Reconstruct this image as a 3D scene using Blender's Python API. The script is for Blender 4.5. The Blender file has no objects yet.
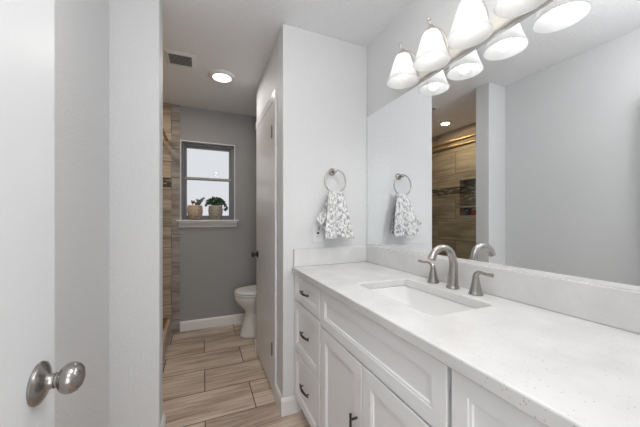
import bpy, bmesh, math, random
from math import sin, cos, pi, radians as R
from mathutils import Vector, Matrix
random.seed(7)
C = bpy.context.scene.collection
sc = bpy.context.scene

# ------------------------------------------------------------------ camera
cd = bpy.data.cameras.new('camera'); cam = bpy.data.objects.new('camera', cd); C.objects.link(cam)
cam.location = (0, 0, 1.226); cam.rotation_euler = (R(90), 0, R(-23.05))
cd.sensor_width = 36; cd.lens = 275/640*36; cd.shift_y = 4.5/640; cd.clip_start = .02
sc.camera = cam
sc.view_settings.view_transform = 'Standard'; sc.view_settings.look = 'None'
sc.view_settings.gamma = 1; sc.view_settings.exposure = 0.25; sc.view_settings.use_curve_mapping = False
# ------------------------------------------------------------------ sky (overcast daylight)
w = bpy.data.worlds.new('world'); sc.world = w; w.use_nodes = True
w.node_tree.nodes['Background'].inputs[0].default_value = (.97, .975, 1.0, 1)
w.node_tree.nodes['Background'].inputs[1].default_value = 0.69
# ------------------------------------------------------------------ light levels (watts)
GLOW, P_BULB, P_HALLFILL, P_PASSAGE, P_SHOWER = 3.9, 1.9, 7, 2.6, 4.0
P_BACKFILL, P_NEARFILL = 17, 12.0

CH, MX, EY, LX = 2.44, 1.075, 1.665, -0.427   # ceiling height, mirror wall, end wall, left wall

# ------------------------------------------------------------------ materials
def srgb(r, g, b):
    f = lambda c: (c/255)/12.92 if c/255 <= .04045 else ((c/255+.055)/1.055)**2.4
    return (f(r), f(g), f(b), 1)
def mat(name, col, rough=.5, metal=0, **kw):
    m = bpy.data.materials.new(name); m.use_nodes = True
    b = m.node_tree.nodes['Principled BSDF']
    b.inputs['Base Color'].default_value = col; b.inputs['Roughness'].default_value = rough
    b.inputs['Metallic'].default_value = metal
    for k, v in kw.items(): b.inputs[k.replace('_', ' ')].default_value = v
    return m
def nodes(m): return m.node_tree.nodes, m.node_tree.links, m.node_tree.nodes['Principled BSDF']
def coords(m, scale=(1, 1, 1)):
    N, L, B = nodes(m)
    tc = N.new('ShaderNodeTexCoord'); mp = N.new('ShaderNodeMapping'); mp.inputs['Scale'].default_value = scale
    L.new(tc.outputs['Object'], mp.inputs['Vector']); return mp.outputs['Vector']
def bump(m, height, strength, dist):
    N, L, B = nodes(m); b = N.new('ShaderNodeBump'); b.inputs['Strength'].default_value = strength
    b.inputs['Distance'].default_value = dist; L.new(height, b.inputs['Height']); L.new(b.outputs[0], B.inputs['Normal'])
def ramp(m, fac, stops):
    N, L, B = nodes(m); r = N.new('ShaderNodeValToRGB'); e = r.color_ramp.elements
    while len(e) < len(stops): e.new(.5)
    for i, (p, c) in enumerate(stops): e[i].position = p; e[i].color = c
    L.new(fac, r.inputs[0]); return r.outputs[0]
def noise(m, vec, scale, detail=3, rough=.5):
    N, L, B = nodes(m); n = N.new('ShaderNodeTexNoise'); n.inputs['Scale'].default_value = scale
    n.inputs['Detail'].default_value = detail; n.inputs['Roughness'].default_value = rough
    L.new(vec, n.inputs['Vector']); return n.outputs['Fac']
def painted(name, col, scale=110, strength=.25, rough=.6, dist=.002):
    m = mat(name, col, rough); v = coords(m)
    n = noise(m, v, scale, 2); n2 = ramp(m, n, [(.42, (0, 0, 0, 1)), (.62, (1, 1, 1, 1))])
    bump(m, n2, strength, dist); return m

M = {}
M['wall'] = painted('wall_paint', srgb(219, 220, 221), 95, .3)
M['ceiling'] = painted('ceiling_paint', srgb(238, 239, 241), 60, .4, .8, .003)
M['farwall'] = painted('far_wall_paint', srgb(158, 159, 160), 95, .3)  # far wall only, darker than the other walls
M['trim'] = mat('trim_paint', srgb(232, 232, 232), .35)
M['door'] = mat('door_paint', srgb(230, 232, 234), .38)
M['cdoor'] = mat('closet_door_paint', srgb(226, 227, 229), .3)
M['cab'] = mat('cabinet_paint', srgb(241, 242, 244), .35)
M['nickel'] = mat('brushed_nickel', srgb(176, 172, 168), .27, 1)
M['dnickel'] = mat('dark_nickel', srgb(88, 87, 87), .32, 1)
M['knob'] = mat('satin_nickel', srgb(160, 157, 154), .24, 1)
M['chrome'] = mat('chrome', srgb(200, 200, 202), .12, 1)
M['fixture'] = mat('fixture_nickel', srgb(215, 212, 206), .35, 1)
M['plate'] = mat('satin_cream_metal', srgb(224, 220, 212), .45, .5)
M['warmlit'] = mat('warm_lit_brushed_metal', srgb(205, 165, 105), .25, 1)  # golden tint holds the warm light reflected in the shower rails
M['porcelain'] = mat('porcelain', srgb(226, 226, 224), .1)
M['sink'] = mat('sink_porcelain', srgb(238, 238, 238), .12)
M['plastic'] = mat('white_plastic', srgb(232, 232, 232), .35)
M['black'] = mat('black_plastic', srgb(25, 25, 26), .5)
M['dark'] = mat('dark_void', srgb(22, 22, 22), .8)
M['gap'] = mat('shadow_gap_caulk', srgb(120, 118, 116), .7)
M['rail'] = mat('weathered_rail', srgb(176, 170, 160), .5)
M['slat'] = mat('louvre_paint', srgb(205, 204, 202), .5)
M['winframe'] = mat('grey_window_frame', srgb(112, 113, 116), .4, .2)
M['soil'] = mat('soil', srgb(48, 34, 26), .95)
M['red'] = mat('red_plastic', srgb(170, 40, 38), .35)
M['blue'] = mat('blue_plastic', srgb(60, 80, 120), .35)
M['stem'] = mat('stem_green', srgb(86, 92, 58), .6)
M['rust'] = mat('rust_leaf', srgb(138, 66, 44), .6)

def glass(name, col, rough=0.0, gl=.04):
    m = bpy.data.materials.new(name); m.use_nodes = True; N, L = m.node_tree.nodes, m.node_tree.links
    N.remove(N['Principled BSDF']); t = N.new('ShaderNodeBsdfTransparent'); t.inputs[0].default_value = col
    g = N.new('ShaderNodeBsdfGlossy'); g.inputs['Roughness'].default_value = rough
    mx = N.new('ShaderNodeMixShader'); mx.inputs[0].default_value = gl
    L.new(t.outputs[0], mx.inputs[1]); L.new(g.outputs[0], mx.inputs[2]); L.new(mx.outputs[0], N['Material Output'].inputs[0]); return m
M['pane'] = glass('window_glass', (.95, .96, .97, 1), .0, .001)
M['shglass'] = glass('shower_glass', (.93, .94, .92, 1))
def mirror_mat():
    m = mat('mirror_silvering', (.93, .95, .96, 1), 0.0, 1); return m
M['mirror'] = mirror_mat()
M['mirror_edge'] = mat('green_glass_edge', srgb(176, 205, 196), .1)

def emit(name, col, s):
    m = mat(name, col, .4); B = m.node_tree.nodes['Principled BSDF']
    B.inputs['Emission Color'].default_value = col; B.inputs['Emission Strength'].default_value = s; return m
M['bulb'] = emit('lit_bulb', (1, .985, .96, 1), GLOW)
M['lens'] = emit('lit_lens', (1, .93, .82, 1), 2.2)
M['shlens'] = emit('shower_lens', (1, .86, .62, 1), 2.5)
def shade_mat():
    m = bpy.data.materials.new('frosted_glass_shade'); m.use_nodes = True; N, L = m.node_tree.nodes, m.node_tree.links
    N.remove(N['Principled BSDF'])
    t = N.new('ShaderNodeBsdfTranslucent'); t.inputs[0].default_value = (.93, .93, .93, 1)
    d = N.new('ShaderNodeBsdfDiffuse'); d.inputs[0].default_value = (.9, .9, .9, 1)
    g = N.new('ShaderNodeBsdfGlossy'); g.inputs['Roughness'].default_value = .25
    a = N.new('ShaderNodeMixShader'); a.inputs[0].default_value = .5
    L.new(d.outputs[0], a.inputs[1]); L.new(t.outputs[0], a.inputs[2])
    b = N.new('ShaderNodeMixShader'); b.inputs[0].default_value = .05
    L.new(a.outputs[0], b.inputs[1]); L.new(g.outputs[0], b.inputs[2]); L.new(b.outputs[0], N['Material Output'].inputs[0]); return m
M['shade'] = shade_mat()

def quartz():
    m = mat('speckled_white_quartz', srgb(228, 228, 228), .22); N, L, B = nodes(m); v = coords(m)
    vo = N.new('ShaderNodeTexVoronoi'); vo.inputs['Scale'].default_value = 140; L.new(v, vo.inputs['Vector'])
    spot = ramp(m, vo.outputs['Distance'], [(.14, (.7, .7, .7, 1)), (.27, (0, 0, 0, 1))])
    sep = N.new('ShaderNodeSeparateColor'); L.new(vo.outputs['Color'], sep.inputs[0])
    pick = ramp(m, sep.outputs[0], [(.74, (0, 0, 0, 1)), (.95, (1, 1, 1, 1))])
    mul = N.new('ShaderNodeMath'); mul.operation = 'MULTIPLY'; L.new(spot, mul.inputs[0]); L.new(pick, mul.inputs[1])
    cl = noise(m, v, 9, 4); base = ramp(m, cl, [(.35, srgb(214, 214, 214)), (.65, srgb(224, 224, 224))])
    mx = N.new('ShaderNodeMix'); mx.data_type = 'RGBA'; L.new(mul.outputs[0], mx.inputs[0]); L.new(base, mx.inputs[6])
    mx.inputs[7].default_value = srgb(158, 157, 156); L.new(mx.outputs[2], B.inputs['Base Color']); return m
M['quartz'] = quartz()

def woodtile(name, ax, org, bw, bh, cols, grout, streak=(2.4, 60), rough=.38, mort=.0035):
    """Wood-look stoneware: running bond along axis ax[0], rows along ax[1]."""
    m = mat(name, cols[0], rough); N, L, B = nodes(m)
    tc = N.new('ShaderNodeTexCoord'); sp = N.new('ShaderNodeSeparateXYZ'); L.new(tc.outputs['Object'], sp.inputs[0])
    cb = N.new('ShaderNodeCombineXYZ')
    for i in (0, 1):
        ad = N.new('ShaderNodeMath'); ad.operation = 'ADD'; ad.inputs[1].default_value = org[i]
        L.new(sp.outputs[ax[i]], ad.inputs[0]); L.new(ad.outputs[0], cb.inputs[i])
    br = N.new('ShaderNodeTexBrick'); L.new(cb.outputs[0], br.inputs['Vector'])
    for k, v in (('Scale', 1), ('Mortar Size', mort), ('Mortar Smooth', .1), ('Bias', 0), ('Brick Width', bw), ('Row Height', bh)):
        br.inputs[k].default_value = v
    br.offset = .5; br.offset_frequency = 2; br.squash = 1
    br.inputs['Color1'].default_value = (0, 0, 0, 1); br.inputs['Color2'].default_value = (1, 1, 1, 1)
    br.inputs['Mortar'].default_value = (.5, .5, .5, 1)
    sh = N.new('ShaderNodeVectorMath'); sh.operation = 'MULTIPLY_ADD'; sh.inputs[1].default_value = (7, 13, 5)
    L.new(br.outputs['Color'], sh.inputs[0]); L.new(cb.outputs[0], sh.inputs[2])
    mp = N.new('ShaderNodeMapping'); mp.inputs['Scale'].default_value = (streak[0], streak[1], 1); L.new(sh.outputs[0], mp.inputs[0])
    n1 = noise(m, mp.outputs[0], 1.0, 6, .68)
    mp2 = N.new('ShaderNodeMapping'); mp2.inputs['Scale'].default_value = (1.6, 7, 1); L.new(sh.outputs[0], mp2.inputs[0])
    n2 = noise(m, mp2.outputs[0], 1.0, 3, .5)
    av = N.new('ShaderNodeMath'); av.operation = 'MULTIPLY_ADD'; av.inputs[1].default_value = .55; L.new(n1, av.inputs[0])
    hv = N.new('ShaderNodeMath'); hv.operation = 'MULTIPLY'; hv.inputs[1].default_value = .45; L.new(n2, hv.inputs[0]); L.new(hv.outputs[0], av.inputs[2])
    col = ramp(m, av.outputs[0], [(.38, cols[2]), (.48, cols[1]), (.57, cols[0])])
    mx = N.new('ShaderNodeMix'); mx.data_type = 'RGBA'; L.new(br.outputs['Fac'], mx.inputs[0]); L.new(col, mx.inputs[6])
    mx.inputs[7].default_value = grout; L.new(mx.outputs[2], B.inputs['Base Color'])
    inv = N.new('ShaderNodeMath'); inv.operation = 'SUBTRACT'; inv.inputs[0].default_value = 1; L.new(br.outputs['Fac'], inv.inputs[1])
    bump(m, inv.outputs[0], .5, .002); return m
FC = (srgb(220, 204, 190), srgb(193, 174, 159), srgb(148, 128, 114))
M['floor'] = woodtile('floor_tile', (0, 1), (12.2-.012, 12.2-1.80), .61, .305, FC, srgb(84, 64, 52), mort=.0034)
WC = (srgb(192, 177, 158), srgb(168, 153, 134), srgb(132, 120, 104))
M['tile_x'] = woodtile('shower_tile_far', (0, 2), (12.2+.31, 12.2), .61, .305, WC, srgb(98, 88, 76), (2.2, 30), mort=.003)
M['tile_y'] = woodtile('shower_tile_side', (1, 2), (12.2, 12.2), .61, .305, WC, srgb(98, 88, 76), (2.2, 30), mort=.003)
BC = (srgb(172, 165, 160), srgb(148, 141, 136), srgb(118, 112, 108))
M['tile_edge'] = woodtile('tile_edge_strip', (0, 2), (12.2+.31, 12.2+.17), .61, .305, BC, srgb(90, 84, 78), (3, 24), mort=.003)

def mosaic():
    m = mat('glass_mosaic', srgb(120, 110, 95), .15); N, L, B = nodes(m)
    tc = N.new('ShaderNodeTexCoord'); sp = N.new('ShaderNodeSeparateXYZ'); L.new(tc.outputs['Object'], sp.inputs[0])
    ad = N.new('ShaderNodeMath'); ad.operation = 'ADD'; L.new(sp.outputs[0], ad.inputs[0]); L.new(sp.outputs[1], ad.inputs[1])
    cb = N.new('ShaderNodeCombineXYZ'); L.new(ad.outputs[0], cb.inputs[0]); L.new(sp.outputs[2], cb.inputs[1])
    br = N.new('ShaderNodeTexBrick'); L.new(cb.outputs[0], br.inputs['Vector'])
    for k, v in (('Scale', 1), ('Mortar Size', .0015), ('Brick Width', .075), ('Row Height', .0165)): br.inputs[k].default_value = v
    br.inputs['Color1'].default_value = (0, 0, 0, 1); br.inputs['Color2'].default_value = (1, 1, 1, 1); br.inputs['Mortar'].default_value = (.5, .5, .5, 1)
    c = ramp(m, br.outputs['Color'], [(0, srgb(52, 44, 38)), (.3, srgb(96, 90, 78)), (.5, srgb(150, 142, 124)), (.75, srgb(70, 66, 58)), (1, srgb(196, 192, 180))])
    c.node.color_ramp.interpolation = 'CONSTANT'; L.new(c, B.inputs['Base Color']); return m
M['mosaic'] = mosaic()

def towel_mat():
    m = mat('floral_towel', srgb(225, 225, 225), .95); N, L, B = nodes(m)
    tc = N.new('ShaderNodeTexCoord'); mp = N.new('ShaderNodeMapping'); mp.inputs['Scale'].default_value = (1, 1, 1); L.new(tc.outputs['UV'], mp.inputs[0])
    nz = N.new('ShaderNodeTexNoise'); nz.inputs['Scale'].default_value = 30; L.new(mp.outputs[0], nz.inputs['Vector'])
    mad = N.new('ShaderNodeVectorMath'); mad.operation = 'MULTIPLY_ADD'; mad.inputs[1].default_value = (.03, .03, 0)
    L.new(nz.outputs['Color'], mad.inputs[0]); L.new(mp.outputs[0], mad.inputs[2])
    vo = N.new('ShaderNodeTexVoronoi'); vo.feature = 'DISTANCE_TO_EDGE'; vo.inputs['Scale'].default_value = 24; L.new(mad.outputs[0], vo.inputs['Vector'])
    wv = noise(m, mad.outputs[0], 40, 2, .6)
    a = ramp(m, vo.outputs['Distance'], [(.06, (.85, .85, .85, 1)), (.2, (.3, .3, .3, 1))])
    b = ramp(m, wv, [(.42, (0, 0, 0, 1)), (.56, (1, 1, 1, 1))])
    mul = N.new('ShaderNodeMath'); mul.operation = 'MULTIPLY'; L.new(a, mul.inputs[0]); L.new(b, mul.inputs[1])
    mx = N.new('ShaderNodeMix'); mx.data_type = 'RGBA'; L.new(mul.outputs[0], mx.inputs[0])
    mx.inputs[6].default_value = srgb(238, 238, 238); mx.inputs[7].default_value = srgb(132, 133, 136); L.new(mx.outputs[2], B.inputs['Base Color']); return m
M['towel'] = towel_mat()
M['towel_back'] = mat('towel_lining', srgb(120, 120, 124), .95)

def pot_mat(name, c0, c1):
    m = mat(name, c0, .6); N, L, B = nodes(m); v = coords(m)
    vo = N.new('ShaderNodeTexVoronoi'); vo.distance = 'MANHATTAN'; vo.inputs['Scale'].default_value = 30; vo.inputs['Randomness'].default_value = .25; L.new(v, vo.inputs['Vector'])
    c = ramp(m, vo.outputs['Distance'], [(.25, c1), (.45, c0)]); L.new(c, B.inputs['Base Color']); return m
M['pot_a'] = pot_mat('tan_patterned_ceramic', srgb(196, 176, 156), srgb(140, 112, 92))
M['pot_b'] = pot_mat('grey_patterned_ceramic', srgb(178, 168, 158), srgb(122, 108, 98))
def leaf_mat(name, a, b):
    m = mat(name, a, .5); v = coords(m); n = noise(m, v, 40, 2); N, L, B = nodes(m); L.new(ramp(m, n, [(.4, a), (.6, b)]), B.inputs['Base Color']); return m
M['leaf'] = leaf_mat('dark_green_leaf', srgb(38, 66, 40), srgb(62, 92, 58))
M['leafpale'] = leaf_mat('pale_green_leaf', srgb(120, 140, 128), srgb(88, 112, 98))

# ------------------------------------------------------------------ mesh helpers
def link(name, bm, m, parent=None, smooth=False, bevel=0, seg=2, kind=None, recalc=True):
    if recalc: bmesh.ops.recalc_face_normals(bm, faces=bm.faces)
    me = bpy.data.meshes.new(name); bm.to_mesh(me); bm.free()
    for mm in (m if isinstance(m, (list, tuple)) else [m]): me.materials.append(mm)
    if smooth:
        for p in me.polygons: p.use_smooth = True
    o = bpy.data.objects.new(name, me); C.objects.link(o)
    if smooth and smooth != 'all':
        try: me.set_sharp_from_angle(angle=R(smooth if smooth is not True else 40))
        except Exception: pass
    if parent: o.parent = parent
    if bevel:
        b = o.modifiers.new('bevel', 'BEVEL'); b.width = bevel; b.segments = seg; b.limit_method = 'ANGLE'
    if kind: o['kind'] = kind
    return o
def tag(o, label, cat, group=None):
    o['label'] = label; o['category'] = cat
    if group: o['group'] = group
    return o
def thing(name, label, cat, loc=(0, 0, 0), group=None, kind=None):
    o = bpy.data.objects.new(name, None); o.empty_display_size = .05; C.objects.link(o); o.location = loc
    if kind: o['kind'] = kind
    if label: o['label'] = label; o['category'] = cat
    if group: o['group'] = group
    return o
def box(bm, x0, x1, y0, y1, z0, z1):
    v = [bm.verts.new(p) for p in ((x0, y0, z0), (x1, y0, z0), (x1, y1, z0), (x0, y1, z0), (x0, y0, z1), (x1, y0, z1), (x1, y1, z1), (x0, y1, z1))]
    for f in ((0, 3, 2, 1), (4, 5, 6, 7), (0, 1, 5, 4), (1, 2, 6, 5), (2, 3, 7, 6), (3, 0, 4, 7)): bm.faces.new([v[i] for i in f])
def B(*boxes):
    bm = bmesh.new()
    for b in boxes: box(bm, *b)
    return bm
def loft(bm, rings, cap=(True, True), closed=True):
    vs = [[bm.verts.new(p) for p in r] for r in rings]; n = len(vs[0])
    for a, b in zip(vs, vs[1:]):
        for i in range(n if closed else n-1): bm.faces.new((a[i], a[(i+1) % n], b[(i+1) % n], b[i]))
    if cap[0]: bm.faces.new(list(reversed(vs[0])))
    if cap[1]: bm.faces.new(vs[-1])
    return vs
def lathe(bm, prof, axis='z', c=(0, 0, 0), n=28, cap=(True, True), sx=1, sy=1):
    rings = []
    for r, h in prof:
        ring = []
        for i in range(n):
            a = 2*pi*i/n; p, q = r*cos(a)*sx, r*sin(a)*sy
            d = {'z': (p, q, h), 'x': (h, p, q), 'y': (p, h, q)}[axis]; ring.append((c[0]+d[0], c[1]+d[1], c[2]+d[2]))
        rings.append(ring)
    loft(bm, rings, cap)
def spline(pts, k=6):
    P = [Vector(p) for p in pts]; out = []
    for i in range(len(P)-1):
        p0, p1, p2, p3 = P[max(i-1, 0)], P[i], P[i+1], P[min(i+2, len(P)-1)]
        for j in range(k):
            t = j/k; out.append(.5*((2*p1)+(p2-p0)*t+(2*p0-5*p1+4*p2-p3)*t*t+(3*p1-p0-3*p2+p3)*t**3))
    out.append(P[-1]); return out
def tube(bm, pts, rad, n=12, flat=1.0):
    P = [Vector(p) for p in pts]; rs = rad if isinstance(rad, (list, tuple)) else [rad]*len(P)
    up = None; rings = []
    for i, p in enumerate(P):
        t = (P[min(i+1, len(P)-1)]-P[max(i-1, 0)]).normalized()
        if up is None:
            up = Vector((0, 0, 1)) if abs(t.z) < .8 else Vector((0, 1, 0))
        u = (up - t*up.dot(t)).normalized(); up = u; s = t.cross(u)
        r = rs[int(i*(len(rs)-1)/(len(P)-1)+.5)] if len(rs) != len(P) else rs[i]
        rings.append([tuple(p+u*cos(2*pi*k/n)*r*flat+s*sin(2*pi*k/n)*r) for k in range(n)])
    loft(bm, rings)
def interp(vals, n):
    out = []
    for i in range(n):
        t = i/(n-1)*(len(vals)-1); k = min(int(t), len(vals)-2); out.append(vals[k]+(vals[k+1]-vals[k])*(t-k))
    return out
def sphere(bm, c, r, n=16, m=10):
    prof = [(r[0]*sin(pi*i/m), -r[2]*cos(pi*i/m)) for i in range(1, m)]
    lathe(bm, prof, 'z', c, n, sy=r[1]/r[0])

# ------------------------------------------------------------------ setting
S = 'structure'
link('floor', B((-1.25, 1.3, -1.9, 3.45, -.1, 0)), M['floor'], kind=S)
link('ceiling', B((-1.25, 1.3, -1.9, 3.45, CH, CH+.1)), M['ceiling'], kind=S)
link('wall_right', B((MX, MX+.12, -1.9, 3.45, 0, CH)), M['wall'], kind=S)
# end wall carries the towel ring; it is also the front of the linen closet
link('wall_end', B((.458, MX, EY, EY+.11, 0, CH)), M['wall'], kind=S, bevel=.006)
DY0, DY1 = 1.90, 2.50
link('wall_closet', B((.458, .56, EY+.11, DY0-.02, 0, CH), (.458, .56, DY1+.02, 2.58, 0, CH), (.458, .56, DY0-.02, DY1+.02, 2.05, CH),
                      (.56, MX, 2.48, 2.58, 0, CH)), M['wall'], kind=S)
link('wall_left', B((LX-.12, LX, -.17, EY, 0, CH)), M['wall'], kind=S)
link('wall_partition', B((-1.17, -.211, EY, 1.80, 0, CH)), M['wall'], kind=S, bevel=.008, seg=3)
WX0, WX1, WZ0, WZ1 = -.216, .332, 1.19, 2.06
link('wall_far', B((-1.17, WX0, 3.33, 3.45, 0, CH), (WX1, MX, 3.33, 3.45, 0, CH), (WX0, WX1, 3.33, 3.45, 0, WZ0), (WX0, WX1, 3.33, 3.45, WZ1, CH)), M['farwall'], kind=S)
link('wall_back', B((-1.2, -.315, -.19, -.075, 0, CH), (.50, MX, -.19, -.075, 0, CH), (-.315, .50, -.19, -.075, 2.06, CH)), M['wall'], kind=S)
link('wall_hall', B((-1.25, MX, -1.9, -1.8, 0, CH), (-1.25, -1.15, -1.8, -.19, 0, CH)), M['wall'], kind=S)
# shower walls
NY0, NY1, NZ0, NZ1 = 2.36, 2.68, 1.265, 1.735
link('wall_shower_far', B((-1.05, -.31, 3.315, 3.33, 0, 1.555), (-1.05, -.31, 3.315, 3.33, 1.655, CH)), M['tile_x'], kind=S)
link('wall_shower_far_band', B((-1.05, -.31, 3.317, 3.33, 1.555, 1.655)), M['mosaic'], kind=S)
link('wall_shower_side', B((-1.17, -1.05, 1.80, NY0, 0, 1.555), (-1.17, -1.05, NY1, 3.33, 0, 1.555), (-1.17, -1.05, 1.80, NY0, 1.655, CH), (-1.17, -1.05, NY1, 3.33, 1.655, CH),
                           (-1.17, -1.05, NY0, NY1, 0, NZ0), (-1.17, -1.05, NY0, NY1, NZ1, CH), (-1.13, -1.05, NY0, NY1, 1.365, 1.385)), M['tile_y'], kind=S)
link('wall_shower_side_band', B((-1.17, -1.052, 1.81, NY0, 1.555, 1.655), (-1.17, -1.052, NY1, 3.315, 1.555, 1.655), (-1.17, -1.14, NY0, NY1, NZ0, NZ1)), M['mosaic'], kind=S)
link('wall_shower_near', B((-1.05, -.33, 1.80, 1.812, 0, CH)), M['tile_x'], kind=S)
link('trim_1', B((-.31, -.229, 3.318, 3.33, 0, CH)), M['tile_edge'], kind=S)
# baseboards
def baseboard(name, a, b, nrm, h=.105, t=.014):
    ax, ay = a; bx, by = b; nx, ny = nrm; bm = bmesh.new()
    prof = [(0, 0), (t, 0), (t, h-.018), (t-.004, h-.008), (t*.45, h), (0, h)]
    r = [[(px+nx*d, py+ny*d, z) for d, z in prof] for px, py in ((ax, ay), (bx, by))]
    loft(bm, r); return link(name, bm, M['trim'], kind=S)
baseboard('baseboard_far', (-.229, 3.33), (MX, 3.33), (0, -1))
baseboard('baseboard_end', (.444, EY), (.575, EY), (0, -1))
baseboard('baseboard_passage', (.458, EY), (.458, 1.825), (-1, 0))
baseboard('baseboard_closet', (.458, 2.572), (.458, 2.58), (-1, 0))
baseboard('baseboard_toilet', (.444, 2.58), (MX, 2.58), (0, 1))
baseboard('baseboard_partition', (LX, EY), (-.197, EY), (0, -1))
baseboard('baseboard_partition_side', (-.211, EY), (-.211, 1.80), (1, 0))
baseboard('baseboard_left', (LX, -.075), (LX, EY), (1, 0))
# casings of the closet door
link('trim_2', B((.446, .47, 1.825, DY0-.004, 0, 2.10), (.456, .47, DY1+.006, 2.560, 0, 2.036), (.446, .47, DY0-.004, 2.560, 2.036, 2.10)), M['cdoor'], kind=S, bevel=.003)

# window
win = thing('window_1', None, None, (0, 0, 0), kind=S)
fy0, fy1 = 3.395, 3.44
def rect_frame(x0, x1, z0, z1, wd, y0, y1):
    return [(x0, x0+wd, y0, y1, z0, z1), (x1-wd, x1, y0, y1, z0, z1), (x0+wd, x1-wd, y0, y1, z0, z0+wd), (x0+wd, x1-wd, y0, y1, z1-wd, z1)]
link('frame', B(*rect_frame(WX0, WX1, WZ0+.012, WZ1, .028, fy0-.01, fy1)), M['winframe'], win, bevel=.003)
link('upper_sash', B(*rect_frame(WX0+.028, WX1-.028, 1.655, WZ1-.028, .022, 3.415, 3.435)), M['winframe'], win, bevel=.002)
link('lower_sash', B(*rect_frame(WX0+.028, WX1-.028, WZ0+.04, 1.685, .024, 3.39, 3.413)), M['winframe'], win, bevel=.002)
link('pane', B((WX0+.05, WX1-.05, 3.424, 3.428, 1.675, WZ1-.05)), M['pane'], win)
link('pane', B((WX0+.05, WX1-.05, 3.400, 3.404, WZ0+.06, 1.665)), M['pane'], win)
bm = B((WX0-.045, WX1+.05, 3.262, 3.39, 1.19, 1.2055))
link('sill', bm, M['trim'], win, bevel=.004)
bm = bmesh.new()
prof = [(0, 1.125), (.012, 1.125), (.016, 1.14), (.03, 1.155), (.046, 1.172), (.052, 1.19), (0, 1.19)]
loft(bm, [[(x, 3.33-d, z) for d, z in prof] for x in (WX0-.025, WX1+.03)])
link('apron', bm, M['trim'], win)
link('casing', B((WX0-.012, WX0, 3.322, 3.33, 1.2055, WZ1+.012), (WX1, WX1+.012, 3.322, 3.33, 1.2055, WZ1+.012), (WX0, WX1, 3.322, 3.33, WZ1, WZ1+.012)), M['wall'], win)

# doors
def shaped_knob(parent, x, y, z, dirx, s=.88, mt='knob'):
    bm = bmesh.new()
    rose = [(.0405, 0), (.0415, .003), (.040, .006), (.033, .010), (.024, .0135), (.019, .016)]
    neck = [(.0165, .018), (.0145, .022), (.0140, .026), (.0150, .0265), (.0150, .0280), (.0125, .0285), (.0125, .0315), (.0150, .032), (.0155, .034)]
    ball = [(.0175, .0345), (.0235, .038), (.0285, .044), (.0305, .051), (.0300, .058), (.0265, .065), (.020, .0705), (.011, .0735), (.003, .0745)]
    prof = [(r*s, dirx*h*s) for r, h in rose+neck+ball]
    lathe(bm, prof, 'x', (x, y, z), 36); return link('knob', bm, M[mt], parent, smooth=38)
d1 = thing('door_1', None, None, (-.27, -.06, 0), kind=S)
def rel(o, loc): return loc
bm = B((-.305, -.27, -.06, .707, .01, 2.03))
leaf = link('leaf', bm, M['door'], d1, bevel=.0015); leaf.location = (.27, .06, 0)
k = shaped_knob(d1, -.27, .646, .932, 1); k.location = (.27, .06, 0)
k = shaped_knob(d1, -.305, .646, .932, -1); k.location = (.27, .06, 0)
bm = B((-.3005, -.2745, .704, .7085, .90, .965)); l = link('latch_plate', bm, M['knob'], d1); l.location = (.27, .06, 0)
d2 = thing('door_2', None, None, (.46, DY0, 0), kind=S)
def at(o, root): o.location = -Vector(root.location); return o
at(link('leaf', B((.447, .482, DY0+.004, DY1+.03, .018, 2.030)), M['cdoor'], d2, bevel=.002), d2)
at(shaped_knob(d2, .447, DY1-.040, .905, -1, .78, 'dnickel'), d2)
for z in (.31, 1.83):
    bm = bmesh.new(); lathe(bm, [(.0035, -.045), (.0035, .045)], 'z', (.443, DY0+.004, z), 10); at(link('hinge', bm, M['dnickel'], d2, smooth=True), d2)

# ------------------------------------------------------------------ vanity
XF = .53       # front plane of doors and drawers
def shaker(name, y0, y1, z0, z1, parent, fw=.05, panel=True):
    bm = bmesh.new()
    def rc(i, x): return [(x, y0+i, z0+i), (x, y1-i, z0+i), (x, y1-i, z1-i), (x, y0+i, z1-i)]
    rings = [rc(0, XF+.019), rc(0, XF+.0015), rc(.0015, XF)]
    rings += [rc(fw, XF), rc(fw+.001, XF+.0022), rc(fw+.008, XF+.0026), rc(fw+.010, XF+.0075)]
    loft(bm, rings); return at(link(name, bm, M['cab'], parent), parent)
def pull(parent, root, c, vert, ln=.135):
    bm = bmesh.new(); h = ln/2; x0 = XF; X = XF-(.028 if vert else .018)
    if vert:
        tube(bm, [(X, c[0], c[1]-h), (X, c[0], c[1]+h)], .0048, 12)
        for s in (-1, 1): tube(bm, [(x0+.001, c[0], c[1]+s*(h-.022)), (X, c[0], c[1]+s*(h-.022))], .0045, 10)
    else:
        pts = spline([(X+.009, c[0]-h, c[1]), (X+.003, c[0]-h*.65, c[1]), (X-.001, c[0]-h*.3, c[1]), (X-.002, c[0], c[1]), (X-.001, c[0]+h*.3, c[1]), (X+.003, c[0]+h*.65, c[1]), (X+.009, c[0]+h, c[1])], 5)
        tube(bm, pts, interp([.0035, .0052, .0066, .0070, .0066, .0052, .0035], len(pts)), 10)
        for q in (-1, 1): tube(bm, [(x0+.001, c[0]+q*h*.66, c[1]), (X+.003, c[0]+q*h*.66, c[1])], .0045, 10)
    o = link('pull', bm, M['dnickel'], parent, smooth=True); o.location = (0, 0, 0); return o
def cabinet(name, label, y0, y1, hollow=False):
    r = thing(name, label, 'cabinet', (.55, (y0+y1)/2, 0))
    a, b = y0+.001, y1-.001
    if hollow:
        at(link('body', B((.549, .562, a, b, .10, .884), (.562, MX-.002, a, a+.016, .10, .884), (.562, MX-.002, b-.016, b, .10, .884), (1.06, MX-.002, a+.016, b-.016, .10, .884), (.562, 1.06, a+.016, b-.016, .10, .116), (.61, MX-.002, a, b, 0, .10)), M['cab'], r), r)
        return r
    at(link('body', B((.549, MX-.002, a, b, .10, .884), (.61, MX-.002, a, b, 0, .10)), M['cab'], r), r)
    return r
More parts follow.
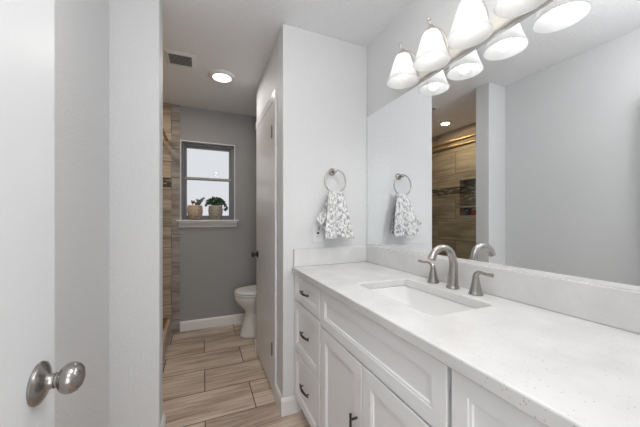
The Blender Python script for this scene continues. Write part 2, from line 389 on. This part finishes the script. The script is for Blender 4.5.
def drawer_unit(name, label, y0, y1):
    r = cabinet(name, label, y0, y1)
    for z0, z1 in ((.722, .878), (.412, .714), (.110, .404)):
        d = shaker('drawer', y0+.006, y1-.006, z0, z1, r, .043)
        p = pull(d, r, ((y0+y1)/2, (z0+z1)/2+.002), False); p.location = (0, 0, 0)
    return r
drawer_unit('drawer_cabinet', 'white three-drawer vanity cabinet against the end wall, left of the sink cabinet', 1.246, EY-.004)
drawer_unit('drawer_cabinet', 'white vanity cabinet at the right edge of the photo, right of the sink doors', .074, .474)
sk = cabinet('sink_cabinet', 'white two-door vanity cabinet with long false drawer panel under the sink', .475, 1.245, True)
shaker('false_drawer_front', .481, 1.239, .700, .878, sk, .045)
dl = shaker('door', .862, 1.239, .110, .692, sk, .055); pull(dl, sk, (.892, .434), True)
dr = shaker('door', .481, .856, .110, .692, sk, .055); pull(dr, sk, (.812, .434), True)

# countertop with rounded rectangular cut-out
SX0, SX1, SY0, SY1 = .660, .943, .652, 1.112
def rrect(x0, x1, y0, y1, r, z, n=5):
    out = []
    for cx, cy, a0 in ((x1-r, y1-r, 0), (x0+r, y1-r, 90), (x0+r, y0+r, 180), (x1-r, y0+r, 270)):
        for i in range(n+1):
            a = R(a0+90*i/n); out.append((cx+r*cos(a), cy+r*sin(a), z))
    return out
bm = bmesh.new(); loops = []
for pts in ([(.514, .07, .92), (MX-.001, .07, .92), (MX-.001, EY-.001, .92), (.514, EY-.001, .92)], rrect(SX0, SX1, SY0, SY1, .022, .92)):
    vs = [bm.verts.new(p) for p in pts]
    loops += [bm.edges.new((vs[i], vs[(i+1) % len(vs)])) for i in range(len(vs))]
bmesh.ops.triangle_fill(bm, edges=loops, use_beauty=True)
g = bmesh.ops.extrude_face_region(bm, geom=bm.faces[:])
bmesh.ops.translate(bm, verts=[v for v in g['geom'] if isinstance(v, bmesh.types.BMVert)], vec=(0, 0, -.035))
ct = link('countertop', bm, M['quartz'], bevel=.005, seg=3)
tag(ct, 'long white speckled quartz worktop covering the whole vanity', 'countertop')
bs = link('backsplash', B((MX-.02, MX-.0005, .07, EY-.0205, .9205, 1.031)), M['quartz'], bevel=.0025)
tag(bs, 'long low quartz backsplash running along the wall under the mirror', 'backsplash')
bs = link('side_splash', B((.524, MX-.0005, EY-.02, EY-.0005, .9205, 1.031)), M['quartz'], bevel=.0025)
tag(bs, 'short quartz splash strip on the end wall below the towel', 'backsplash')

# undermount sink
sink = thing('sink', 'white rectangular undermount sink set into the quartz worktop', 'sink', ((SX0+SX1)/2, (SY0+SY1)/2, .80))
bm = bmesh.new(); z0 = .8845; rings = [rrect(SX0-.03, SX1+.03, SY0-.03, SY1+.03, .03, z0), rrect(SX0-.004, SX1+.004, SY0-.004, SY1+.004, .024, z0),
    rrect(SX0-.002, SX1+.002, SY0-.002, SY1+.002, .024, z0-.01), rrect(SX0+.004, SX1-.004, SY0+.006, SY1-.006, .035, z0-.05), rrect(SX0+.014, SX1-.014, SY0+.02, SY1-.02, .05, z0-.095),
    rrect(SX0+.035, SX1-.035, SY0+.05, SY1-.05, .06, z0-.118), rrect(SX0+.08, SX1-.08, SY0+.12, SY1-.12, .05, z0-.126), rrect(  .780, .820, .862, .902, .0199, z0-.130)]
loft(bm, rings, cap=(False, True))
at(link('basin', bm, M['sink'], sink, smooth='all'), sink)
bm = bmesh.new(); lathe(bm, [(.024, 0), (.024, .003), (.021, .0045), (.014, .003), (.004, .003)], 'z', (.800, .882, z0-.131), 24)
at(link('drain', bm, M['nickel'], sink, smooth=True), sink)

# faucet
fa = thing('faucet', 'brushed nickel widespread faucet with arched spout behind the sink', 'faucet', (1.02, .888, .9205))
def F(o): return at(o, fa)
bm = bmesh.new(); fy = .878
lathe(bm, [(.0265, .0), (.0265, .005), (.0245, .008), (.023, .012)], 'z', (1.003, fy, .9205), 28)
pts = spline([(1.003, fy, .926), (1.005, fy, .96), (1.007, fy, 1.00), (1.005, fy, 1.040), (0.989, fy, 1.080), (0.959, fy, 1.098), (0.925, fy, 1.096), (0.897, fy, 1.078), (0.881, fy, 1.052)], 6)
tube(bm, pts, interp([.0225, .0205, .0185, .0165, .0150, .0140, .0140, .0150, .0160], len(pts)), 20)
F(link('spout', bm, M['nickel'], fa, smooth=60))
bm = bmesh.new(); tube(bm, [(1.029, fy, .985), (1.029, fy, 1.008)], .0026, 8); sphere(bm, (1.029, fy, 1.012), (.0055, .0055, .0055), 10, 6); tube(bm, [(1.015, fy, .987), (1.030, fy, .987)], .0026, 8)
F(link('lift_rod', bm, M['nickel'], fa, smooth=True))
for s, y in ((1, .990), (-1, .768)):
    bm = bmesh.new(); X = 1.004
    lathe(bm, [(.0265, 0), (.0265, .004), (.0245, .008), (.0215, .018), (.0165, .042), (.0130, .060), (.0122, .068)], 'z', (X, y, .9205), 24)
    h = F(link('handle', bm, M['nickel'], fa, smooth=60))
    bm = bmesh.new()
    pts = spline([(X, y, .984), (X-.0005, y+s*.001, .997), (X-.002, y+s*.010, 1.008), (X-.006, y+s*.028, 1.0125), (X-.010, y+s*.052, 1.0105), (X-.013, y+s*.078, 1.012)], 5)
    tube(bm, pts, interp([.0118, .0108, .0085, .0066, .0062, .0076], len(pts)), 14)
    link('lever', bm, M['nickel'], h, smooth=60)

# mirror
mi = thing('wall_mirror', 'large frameless mirror above the backsplash on the right wall', 'mirror', (MX, .88, 1.04))
at(link('mirror_glass', B((MX-.006, MX-.0005, .10, EY-.004, 1.040, 1.943)), M['mirror'], mi), mi)
at(link('bottom_channel', B((MX-.010, MX-.0005, .10, EY-.004, 1.0315, 1.0395), (MX-.0105, MX-.0085, .10, EY-.004, 1.0395, 1.044)), M['plastic'], mi), mi)

# ------------------------------------------------------------------ vanity light bar with four bell shades
LY = (1.156, .960, .764, .568)
fx = thing('vanity_light', 'nickel wall light bar with four frosted bell shades above the mirror', 'light fixture', (MX, .862, 1.985))
bm = bmesh.new(); prof = [(0, 1.962), (.015, 1.962), (.020, 1.968), (.022, 1.990), (.020, 2.012), (.015, 2.018), (0, 2.018)]
loft(bm, [[(MX-.0005-d, y, z) for d, z in prof] for y in (.49, 1.235)])
at(link('backplate', bm, M['plate'], fx, bevel=.002), fx)
for y in LY:
    X = .962
    bm = bmesh.new()
    lathe(bm, [(.020, .0), (.020, .008), (.012, .014), (.007, .016)], 'x', (MX-.036, y, 1.990), 16)
    bm2 = bm
    pts = spline([(1.052, y, 1.992), (1.061, y, 2.012), (1.062, y, 2.045), (1.046, y, 2.084), (1.012, y, 2.106), (.975, y, 2.105), (.958, y, 2.112), (.948, y, 2.126)], 6)
    tube(bm, pts, interp([.007, .0065, .006, .006, .0055, .005, .0045, .004], len(pts)), 10)
    sphere(bm, (.947, y, 2.130), (.0085, .0085, .0085), 12, 8)
    arm = at(link('arm', bm, M['fixture'], fx, smooth=60), fx)
    bm = bmesh.new(); lathe(bm, [(.005, 2.112), (.009, 2.106), (.012, 2.096), (.024, 2.088), (.029, 2.080), (.0305, 2.070), (.012, 2.066)], 'z', (X, y, 0), 20)
    at(link('socket_cap', bm, M['fixture'], fx, smooth=50), fx)
    bm = bmesh.new()
    pr = [(.026, 2.078), (.034, 2.073), (.039, 2.062), (.0465, 2.038), (.055, 2.010), (.064, 1.982), (.072, 1.959), (.0795, 1.942)]
    lathe(bm, pr + [(.0812, 1.9395), (.0800, 1.9375), (.0782, 1.9385), (.0778, 1.941)], 'z', (X, y, 0), 36, cap=(False, False))
    at(link('lamp_shade', bm, M['shade'], fx, smooth='all', recalc=True), fx)
    bm = bmesh.new(); lathe(bm, [(.004, 1.964), (.018, 1.968), (.0225, 1.975), (.0245, 1.988), (.023, 2.002), (.020, 2.016), (.0145, 2.026), (.0135, 2.068)], 'z', (X, y, 0), 20)
    at(link('bulb', bm, M['bulb'], fx, smooth='all'), fx)
    ld = bpy.data.lights.new('bulb_down', 'SPOT'); ld.energy = P_BULB; ld.color = (1, .975, .95); ld.shadow_soft_size = .025; ld.spot_size = R(140); ld.spot_blend = .5
    lo = bpy.data.objects.new('bulb_down', ld); C.objects.link(lo); lo.location = (X, y, 1.960)

# ------------------------------------------------------------------ ceiling fittings
def area(name, loc, size, power, col):
    ld = bpy.data.lights.new(name, 'AREA'); ld.shape = 'DISK'; ld.size = size; ld.energy = power; ld.color = col
    o = bpy.data.objects.new(name, ld); C.objects.link(o); o.location = loc; return o
def downlight(name, label, x, y, r, drop, lens, power, col):
    t = thing(name, label, 'light', (x, y, CH))
    bm = bmesh.new(); lathe(bm, [(r, -.0005), (r, -.006), (r*.9, -.016), (r*.72, -.020), (r*.68, -.010), (r*.68, -.0005)], 'z', (0, 0, 0), 40)
    link('trim_ring', bm, M['plastic'], t, smooth=50)
    bm = bmesh.new(); lathe(bm, [(r*.675, -.011), (r*.55, -.012-drop*.5), (r*.36, -.012-drop*.85), (r*.1, -.012-drop)], 'z', (0, 0, 0), 32)
    link('diffuser', bm, M[lens], t, smooth='all')
    area('lamp', (x, y, CH-.022-drop), r*1.2, power, col)
    return t
downlight('ceiling_light', 'round white flush ceiling light glowing in the toilet passage', .15, 2.49, .108, .022, 'lens', P_PASSAGE, (1, .97, .94))
downlight('recessed_light', 'small recessed ceiling light over the shower, seen in the mirror', -.68, 2.58, .075, .004, 'shlens', P_SHOWER, (1, .80, .55))
downlight('hall_fill_fitting', 'round ceiling fill light added in the unseen hallway', .1, -1.0, .14, .03, 'lens', 0.01, (1, .97, .93))  # invented fitting; the disk below it is added fill
area('hall_fill', (.1, -.95, CH-.08), .5, P_HALLFILL, (1, .98, .96))
hw = thing('back_fill_frame', None, None, (.1, -1.80, 1.25), kind=S)  # frame around an added fill light; no window known here
link('frame', B(*[(a-.0, b, .0005, .03, c, d) for a, b, _, _, c, d in rect_frame(-.66, .66, -.80, .80, .05, 0, 1)]), M['trim'], hw, bevel=.003)
ld = bpy.data.lights.new('back_fill', 'AREA'); ld.shape = 'RECTANGLE'; ld.size = 1.2; ld.size_y = 1.48; ld.energy = P_BACKFILL; ld.color = (.97, .985, 1)
o = bpy.data.objects.new('back_fill', ld); C.objects.link(o); o.location = (.1, -1.79, 1.25); o.rotation_euler = (R(90), 0, 0)
downlight('near_fill_fitting', 'round flush ceiling fill light added by the doorway, out of view', .22, .26, .15, .05, 'lens', .3, (1, .985, .97))  # added, with the point lamp below, to brighten the near room
ld = bpy.data.lights.new('near_fill', 'POINT'); ld.energy = P_NEARFILL; ld.color = (1, .985, .97); ld.shadow_soft_size = .12
o = bpy.data.objects.new('near_fill', ld); C.objects.link(o); o.location = (.22, .26, CH-.30)
v = thing('ceiling_vent', 'square white ceiling vent with dark louvres above the passage', 'vent', (-.157, 2.358, CH))
bm = bmesh.new()
def fr(o_, i_, z0, z1):
    return [[(sx*a, sy*a, z) for sx, sy in ((-1, -1), (1, -1), (1, 1), (-1, 1))] for a, z in ((o_, z0), (o_, z0-.003), (i_, z1), (i_-.004, z1), (i_-.004, z0))]
loft(bm, fr(.105, .082, -.0005, -.010), cap=(False, False)); link('frame', bm, M['plastic'], v)
link('duct_backing', B((-.079, .079, -.079, .079, -.0015, -.0005)), M['dark'], v)
for i in range(8):
    y = -.068+i*.018; bm = bmesh.new()
    loft(bm, [[(x, y, -.010), (x, y+.004, -.010), (x, y+.011, -.0025), (x, y+.007, -.0025)] for x in (-.078, .078)])
    link('slat', bm, M['slat'], v)

# ------------------------------------------------------------------ towel ring, towel, outlet
RX, RZ = .795, 1.534
tr = thing('towel_ring', 'brushed nickel towel ring on the end wall holding the towel', 'towel ring', (RX, EY, RZ))
bm = bmesh.new(); lathe(bm, [(.025, -.0005), (.025, -.006), (.020, -.011), (.011, -.016), (.0095, -.040), (.0125, -.044), (.0125, -.058), (.008, -.062)], 'y', (0, 0, 0), 24)
link('mount', bm, M['nickel'], tr, smooth=50)
bm = bmesh.new(); rr = .076; ring_y = -.051; n = 48
for i in range(n): pass
rings = []
for i in range(n):
    a = 2*pi*i/n; c = Vector((rr*cos(a), ring_y, -.068+rr*sin(a))); u = Vector((cos(a), 0, sin(a)))
    rings.append([tuple(c+u*.0045*cos(2*pi*k/10)+Vector((0, 1, 0))*.0045*sin(2*pi*k/10)) for k in range(10)])
rings.append(rings[0]); loft(bm, rings, cap=(False, False)); bmesh.ops.remove_doubles(bm, verts=bm.verts, dist=1e-5)
link('ring', bm, M['nickel'], tr, smooth='all')

tw = thing('hand_towel', 'grey and white floral hand towel hanging from the towel ring', 'towel', (RX, EY-.05, 1.1))
def towel_sheet(front):
    bm = bmesh.new(); uv = bm.loops.layers.uv.new('UVMap'); NU, NV = 72, 44
    zb = RZ-.068-rr+.004; G = []
    for j in range(NV+1):
        t = j/NV; row = []
        for i in range(NU+1):
            s = i/NU-.5
            z = zb + .006 - t*(.300 if front else .285)
            spread = (.048+.062*t**.8) if front else (.048+.056*t**.8)
            cx = RX+.003+ (.004*t if front else -.012*t)
            if not front: spread *= (1.0)
            x = cx + s*2*spread*(.98)
            amp = (.003+.009*min(1, t*1.6))
            ph = (2.3 if front else 2.6)*2*pi*s
            fold = amp*sin(ph+.8+1.2*t)+.35*amp*sin(2.3*ph+2*t)
            base = EY-.051 + ((-.008-.030*t) if front else (.010+.004*t))
            y = base + fold*(1 if front else .55)
            # hem: wavy, right corner lower and swung forward
            if front:
                z += .006*t*sin(2.2*pi*s+.4) - .018*t*s*2*(1 if s > 0 else .2) ; y -= .014*t*max(0, s*2)+.035*t*max(0, -s*2)
                if s > .3: z += .012*t*(s-.3)/.2
            else:
                z += .03*t*max(0, -s*2)**2*1.2 + .008*t*sin(9*s)
            # gathered roll over the ring at the top
            if t < .06:
                k2 = t/.06; y += (EY-.051-y)*(1-k2)*.9
            y = min(y, EY-.006); row.append(bm.verts.new((x-tw.location.x, y-tw.location.y, z-tw.location.z)))
        G.append(row)
    for j in range(NV):
        for i in range(NU):
            f = bm.faces.new((G[j][i], G[j][i+1], G[j+1][i+1], G[j+1][i]))
            for l, (a, b) in zip(f.loops, ((i, j), (i+1, j), (i+1, j+1), (i, j+1))): l[uv].uv = (a/NU*.34+(0 if front else .5), b/NV*.31)
    o = link('front_fold' if front else 'back_fold', bm, M['towel'], tw, smooth='all')
    m = o.modifiers.new('solid', 'SOLIDIFY'); m.thickness = .004; m.offset = 0
    return o
towel_sheet(True); towel_sheet(False)
# loose corner bunched out to the left, over the outlet
bm = bmesh.new(); uv = bm.loops.layers.uv.new('UVMap'); G = []
for j in range(19):
    t = j/18; row = []
    for i in range(25):
        s = i/24-.5; a = s*2*pi*1.6
        w_ = .010+.024*sin(pi*min(1, t*.95+.05))
        x = RX-.108+.026*(1-t)**2+s*2*w_ - .005*t; y = EY-.040-.045*t-.05*max(0,-s)+.011*sin(a+2*t)+.005*sin(7*t+3*s); z = 1.268-.085*t+.008*sin(5*s)
        row.append(bm.verts.new((x-tw.location.x, min(y, EY-.010)-tw.location.y, z-tw.location.z)))
    G.append(row)
for j in range(18):
    for i in range(24):
        f = bm.faces.new((G[j][i], G[j][i+1], G[j+1][i+1], G[j+1][i]))
        for l, (a, b) in zip(f.loops, ((i, j), (i+1, j), (i+1, j+1), (i, j+1))): l[uv].uv = (a/24*.16+.2, b/18*.15+.6)
o = link('loose_corner', bm, M['towel'], tw, smooth='all'); m = o.modifiers.new('solid', 'SOLIDIFY'); m.thickness = .004; m.offset = 0

ou = thing('wall_outlet', 'white wall outlet plate on the end wall behind the towel', 'outlet', (.690, EY, 1.128))
link('cover_plate', B((-.036, .036, -.006, -.0005, -.058, .058)), M['plastic'], ou, bevel=.002)
rc_ = link('receptacle', B((-.0165, .0165, -.0085, -.006, -.034, .034)), M['plastic'], ou, bevel=.001)
link('test_button', B((-.007, .007, -.0115, -.0085, -.007, .006)), M['black'], rc_)
for z in (.020, -.022):
    for x in (-.006, .006): link('slot', B((x-.001, x+.001, -.009, -.0085, z-.004, z+.004)), M['dark'], rc_)

# ------------------------------------------------------------------ toilet
to = thing('toilet', 'white porcelain toilet with closed lid beyond the closet door', 'toilet', (.70, 2.955, 0))
def egg(x0, x1, hw, z, n=36, y=0, back=.75):
    """outline pointing to -X: rounder front at x0, straighter back at x1"""
    out = []; cx = x0+(x1-x0)*.45
    for i in range(n):
        a = 2*pi*i/n; c, s = cos(a), sin(a)
        x = cx + (x1-cx)*abs(c)**(.6)*(1 if c > 0 else 0) - (cx-x0)*abs(c)*(1 if c < 0 else 0)
        out.append((x-.70, y+hw*(abs(s)**(.85 if c > 0 else 1))*(1 if s > 0 else -1), z))
    return out
bm = bmesh.new()
loft(bm, [egg(.352, .86, .125, 0), egg(.350, .86, .128, .015), egg(.362, .86, .122, .05), egg(.385, .85, .110, .14), egg(.408, .85, .104, .22), egg(.408, .85, .108, .255), egg(.375, .86, .130, .295),
          egg(.330, .87, .158, .34), egg(.305, .88, .178, .38), egg(.297, .88, .184, .412), egg(.299, .88, .184, .422), egg(.305, .87, .178, .426)])
link('bowl', bm, M['porcelain'], to, smooth='all')
bm = bmesh.new(); loft(bm, [egg(.298, .80, .183, .402), egg(.294, .80, .187, .408), egg(.296, .80, .186, .418), egg(.302, .80, .180, .421)]); bmesh.ops.translate(bm, verts=bm.verts, vec=(0, 0, .0285)); link('seat', bm, M['plastic'], to, smooth=50)
bm = bmesh.new(); loft(bm, [egg(.300, .80, .181, .4235), egg(.296, .80, .185, .430), egg(.302, .80, .180, .440), egg(.33, .80, .155, .447), egg(.42, .78, .08, .449)]); bmesh.ops.translate(bm, verts=bm.verts, vec=(0, 0, .0325)); link('lid', bm, M['plastic'], to, smooth='all')
link('tank', B((.13, .355, -.22, .22, .428, .765)), M['porcelain'], to, bevel=.02, seg=4)
link('tank_lid', B((.12, .362, -.23, .23, .766, .80)), M['porcelain'], to, bevel=.008, seg=3)
link('tank_support', B((.10, .34, -.11, .11, .20, .427)), M['porcelain'], to, bevel=.02, seg=3)

# ------------------------------------------------------------------ plants on the sill
def leafshape(bm, base, tip, width, droop=0, mid=None):
    b, t = Vector(base), Vector(tip); d = t-b; side = d.cross(Vector((random.uniform(-.3, .3), 1, random.uniform(-.3, .3))))
    if side.length < 1e-5: side = Vector((1, 0, 0))
    side.normalize(); nrm = d.cross(side).normalized(); V = []
    for f, w_ in ((0, .08), (.2, .75), (.5, 1), (.8, .6), (1, .05)):
        c = b+d*f+Vector((0, 0, droop*sin(pi*f))); ww = side*w_*width
        V.append([bm.verts.new(tuple(c+ww+nrm*.12*width)), bm.verts.new(tuple(c)), bm.verts.new(tuple(c-ww+nrm*.12*width))])
    for a, c in zip(V, V[1:]):
        for i in (0, 1): bm.faces.new((a[i], a[i+1], c[i+1], c[i]))
def pot(label, x, mt, hw, ht):
    t = thing('potted_plant', label, 'potted plant', (x, 3.306, 1.206))
    pr = [(hw*.42, 0), (hw*.56, .004), (hw*.76, .020), (hw*.92, .048), (hw, .085), (hw, ht*.75), (hw*.94, ht-.003), (hw*.90, ht), (hw*.84, ht-.002), (hw*.84, ht-.02)]
    bm = bmesh.new(); lathe(bm, pr, 'z', (0, 0, 0), 28); link('pot', bm, M[mt], t, smooth=60)
    bm = bmesh.new(); lathe(bm, [(hw*.83, ht-.019), (hw*.83, ht-.012), (hw*.4, ht-.006), (.005, ht-.005)], 'z', (0, 0, 0), 20); link('soil', bm, M['soil'], t, smooth='all')
    return t
link('meeting_rail', B((WX0+.03, WX1-.03, 3.386, 3.3895, 1.660, 1.684)), M['rail'], win, bevel=.001)
pa = pot('tan patterned pot with sparse pale sprigs on the left of the window sill', -.080, 'pot_a', .078, .158)
bm = bmesh.new(); bs_ = bmesh.new()
for i in range(9):
    a = random.uniform(0, 2*pi); x0 = random.uniform(.0, .04); tipx = x0+random.uniform(-.015, .075); h = random.uniform(.17, .245)
    pts = spline([(x0, random.uniform(-.02, .02), .13), ((x0+tipx)/2, 0, .13+(h-.13)*.6), (tipx, random.uniform(-.03, .03), h)], 5); tube(bs_, pts, .0013, 5)
    for p in pts[3:]:
        for s in (-1, 1):
            leafshape(bm, p, p+Vector((s*random.uniform(.010, .020), random.uniform(-.01, .01), random.uniform(-.004, .012))), .0045)
link('sprigs', bm, M['leafpale'], pa, recalc=False).location.z = .018; link('stems', bs_, M['stem'], pa).location.z = .018
bm = bmesh.new(); tube(bm, [(-.025, 0, .13), (-.026, 0, .175)], .004, 6)
for i in range(10):
    a = i*2.4; b0 = Vector((-.026+random.uniform(-.01, .01), 0, .155+i*.003)); leafshape(bm, b0, b0+Vector((.022*cos(a), .022*sin(a), .012)), .006)
link('rust_stem', bm, M['rust'], pa).location.z = .02
pb = pot('grey patterned pot with dark green leaves trailing over its right side', .130, 'pot_b', .076, .158)
bm = bmesh.new(); bs_ = bmesh.new()
def leafy(pts, k0, n, ln, wd):
    tube(bs_, pts, .0014, 5)
    for p in pts[k0:]:
        for q in range(n):
            b_ = random.uniform(0, 2*pi); l = ln*random.uniform(.7, 1.15)
            leafshape(bm, p, p+Vector((cos(b_)*l, sin(b_)*l*.6, random.uniform(-.6, .5)*l)), wd, .003)
for i in range(17):
    ex = -.085+i*.0105+random.uniform(-.006, .006); ey = random.uniform(-.035, .03)
    ez = .165+random.uniform(0, .085)*(1-abs(ex)*4); 
    leafy(spline([(ex*.15, ey*.2, .135), (ex*.6, ey*.6, ez), (ex, ey, ez-.01-abs(ex)*.15)], 3), 2, 3, .024, .0082)
for i in range(9):
    a_ = i*2.4; leafy(spline([(.01*cos(a_), .01*sin(a_), .13), (.03*cos(a_), .02*sin(a_), .160), (.055*cos(a_), .035*sin(a_), .163)], 3), 2, 3, .022, .008)
for off, dx in ((0, 0), (.012, -.014)):
    leafy(spline([(.02, -.01, .14), (.055, -.02-off, .205), (.090+dx, -.025, .190), (.112+dx, -.025-off, .145), (.114+dx, -.02, .095)], 4), 5, 3, .021, .008)
leafy(spline([(-.02, -.01, .14), (-.05, -.03, .185), (-.085, -.025, .17), (-.098, -.02, .14)], 4), 4, 3, .020, .0072)
link('foliage', bm, M['leaf'], pb, recalc=False).location.z = .012; link('stems', bs_, M['stem'], pb).location.z = .012

# ------------------------------------------------------------------ shower fittings
cu = link('shower_curb', B((-.43, -.315, 1.813, 3.314, 0, .152)), M['floor'], bevel=.004); tag(cu, 'tiled shower curb at the left foot of the passage', 'shower curb')
en = thing('shower_door', 'sliding glass shower door with metal top rails tinted by warm light, seen in the mirror', 'shower door', (-.372, 2.56, .152))
def E(o): return at(o, en)
for x, z in ((-.352, 2.055), (-.388, 2.005)):
    bm = bmesh.new(); loft(bm, [[(x+.014*cos(2*pi*k/14), y, z+.018*sin(2*pi*k/14)) for k in range(14)] for y in (1.814, 3.313)]); E(link('top_rail', bm, M['warmlit'], en, smooth=60))
E(link('glass_panel', B((-.364, -.356, 1.82, 2.60, .17, 2.036)), M['shglass'], en))
E(link('glass_panel', B((-.392, -.384, 2.54, 3.31, .17, 1.986)), M['shglass'], en))
E(link('bottom_track', B((-.402, -.346, 1.814, 3.313, .1525, .17)), M['warmlit'], en, bevel=.002))
def bottle(label, x, y, z, r, h, m, name='bottle', cat='bottle'):
    t = thing(name, label, cat, (x, y, z)); bm = bmesh.new()
    lathe(bm, [(r*.9, 0), (r, .004), (r, h*.7), (r*.85, h*.8), (r*.4, h*.86)], 'z', (0, 0, 0), 18, sx=.8); link('body', bm, M[m], t, smooth=50)
    bm = bmesh.new(); lathe(bm, [(r*.42, h*.86), (r*.45, h*.98), (r*.4, h)], 'z', (0, 0, 0), 14); link('cap', bm, M['plastic'], t, smooth=50)
bottle('squat red bottle in the lower shelf of the shower niche', -1.09, 2.50, NZ0, .034, .078, 'red')
bottle('squat blue bottle beside the red one in the shower niche', -1.09, 2.60, NZ0, .030, .070, 'blue')
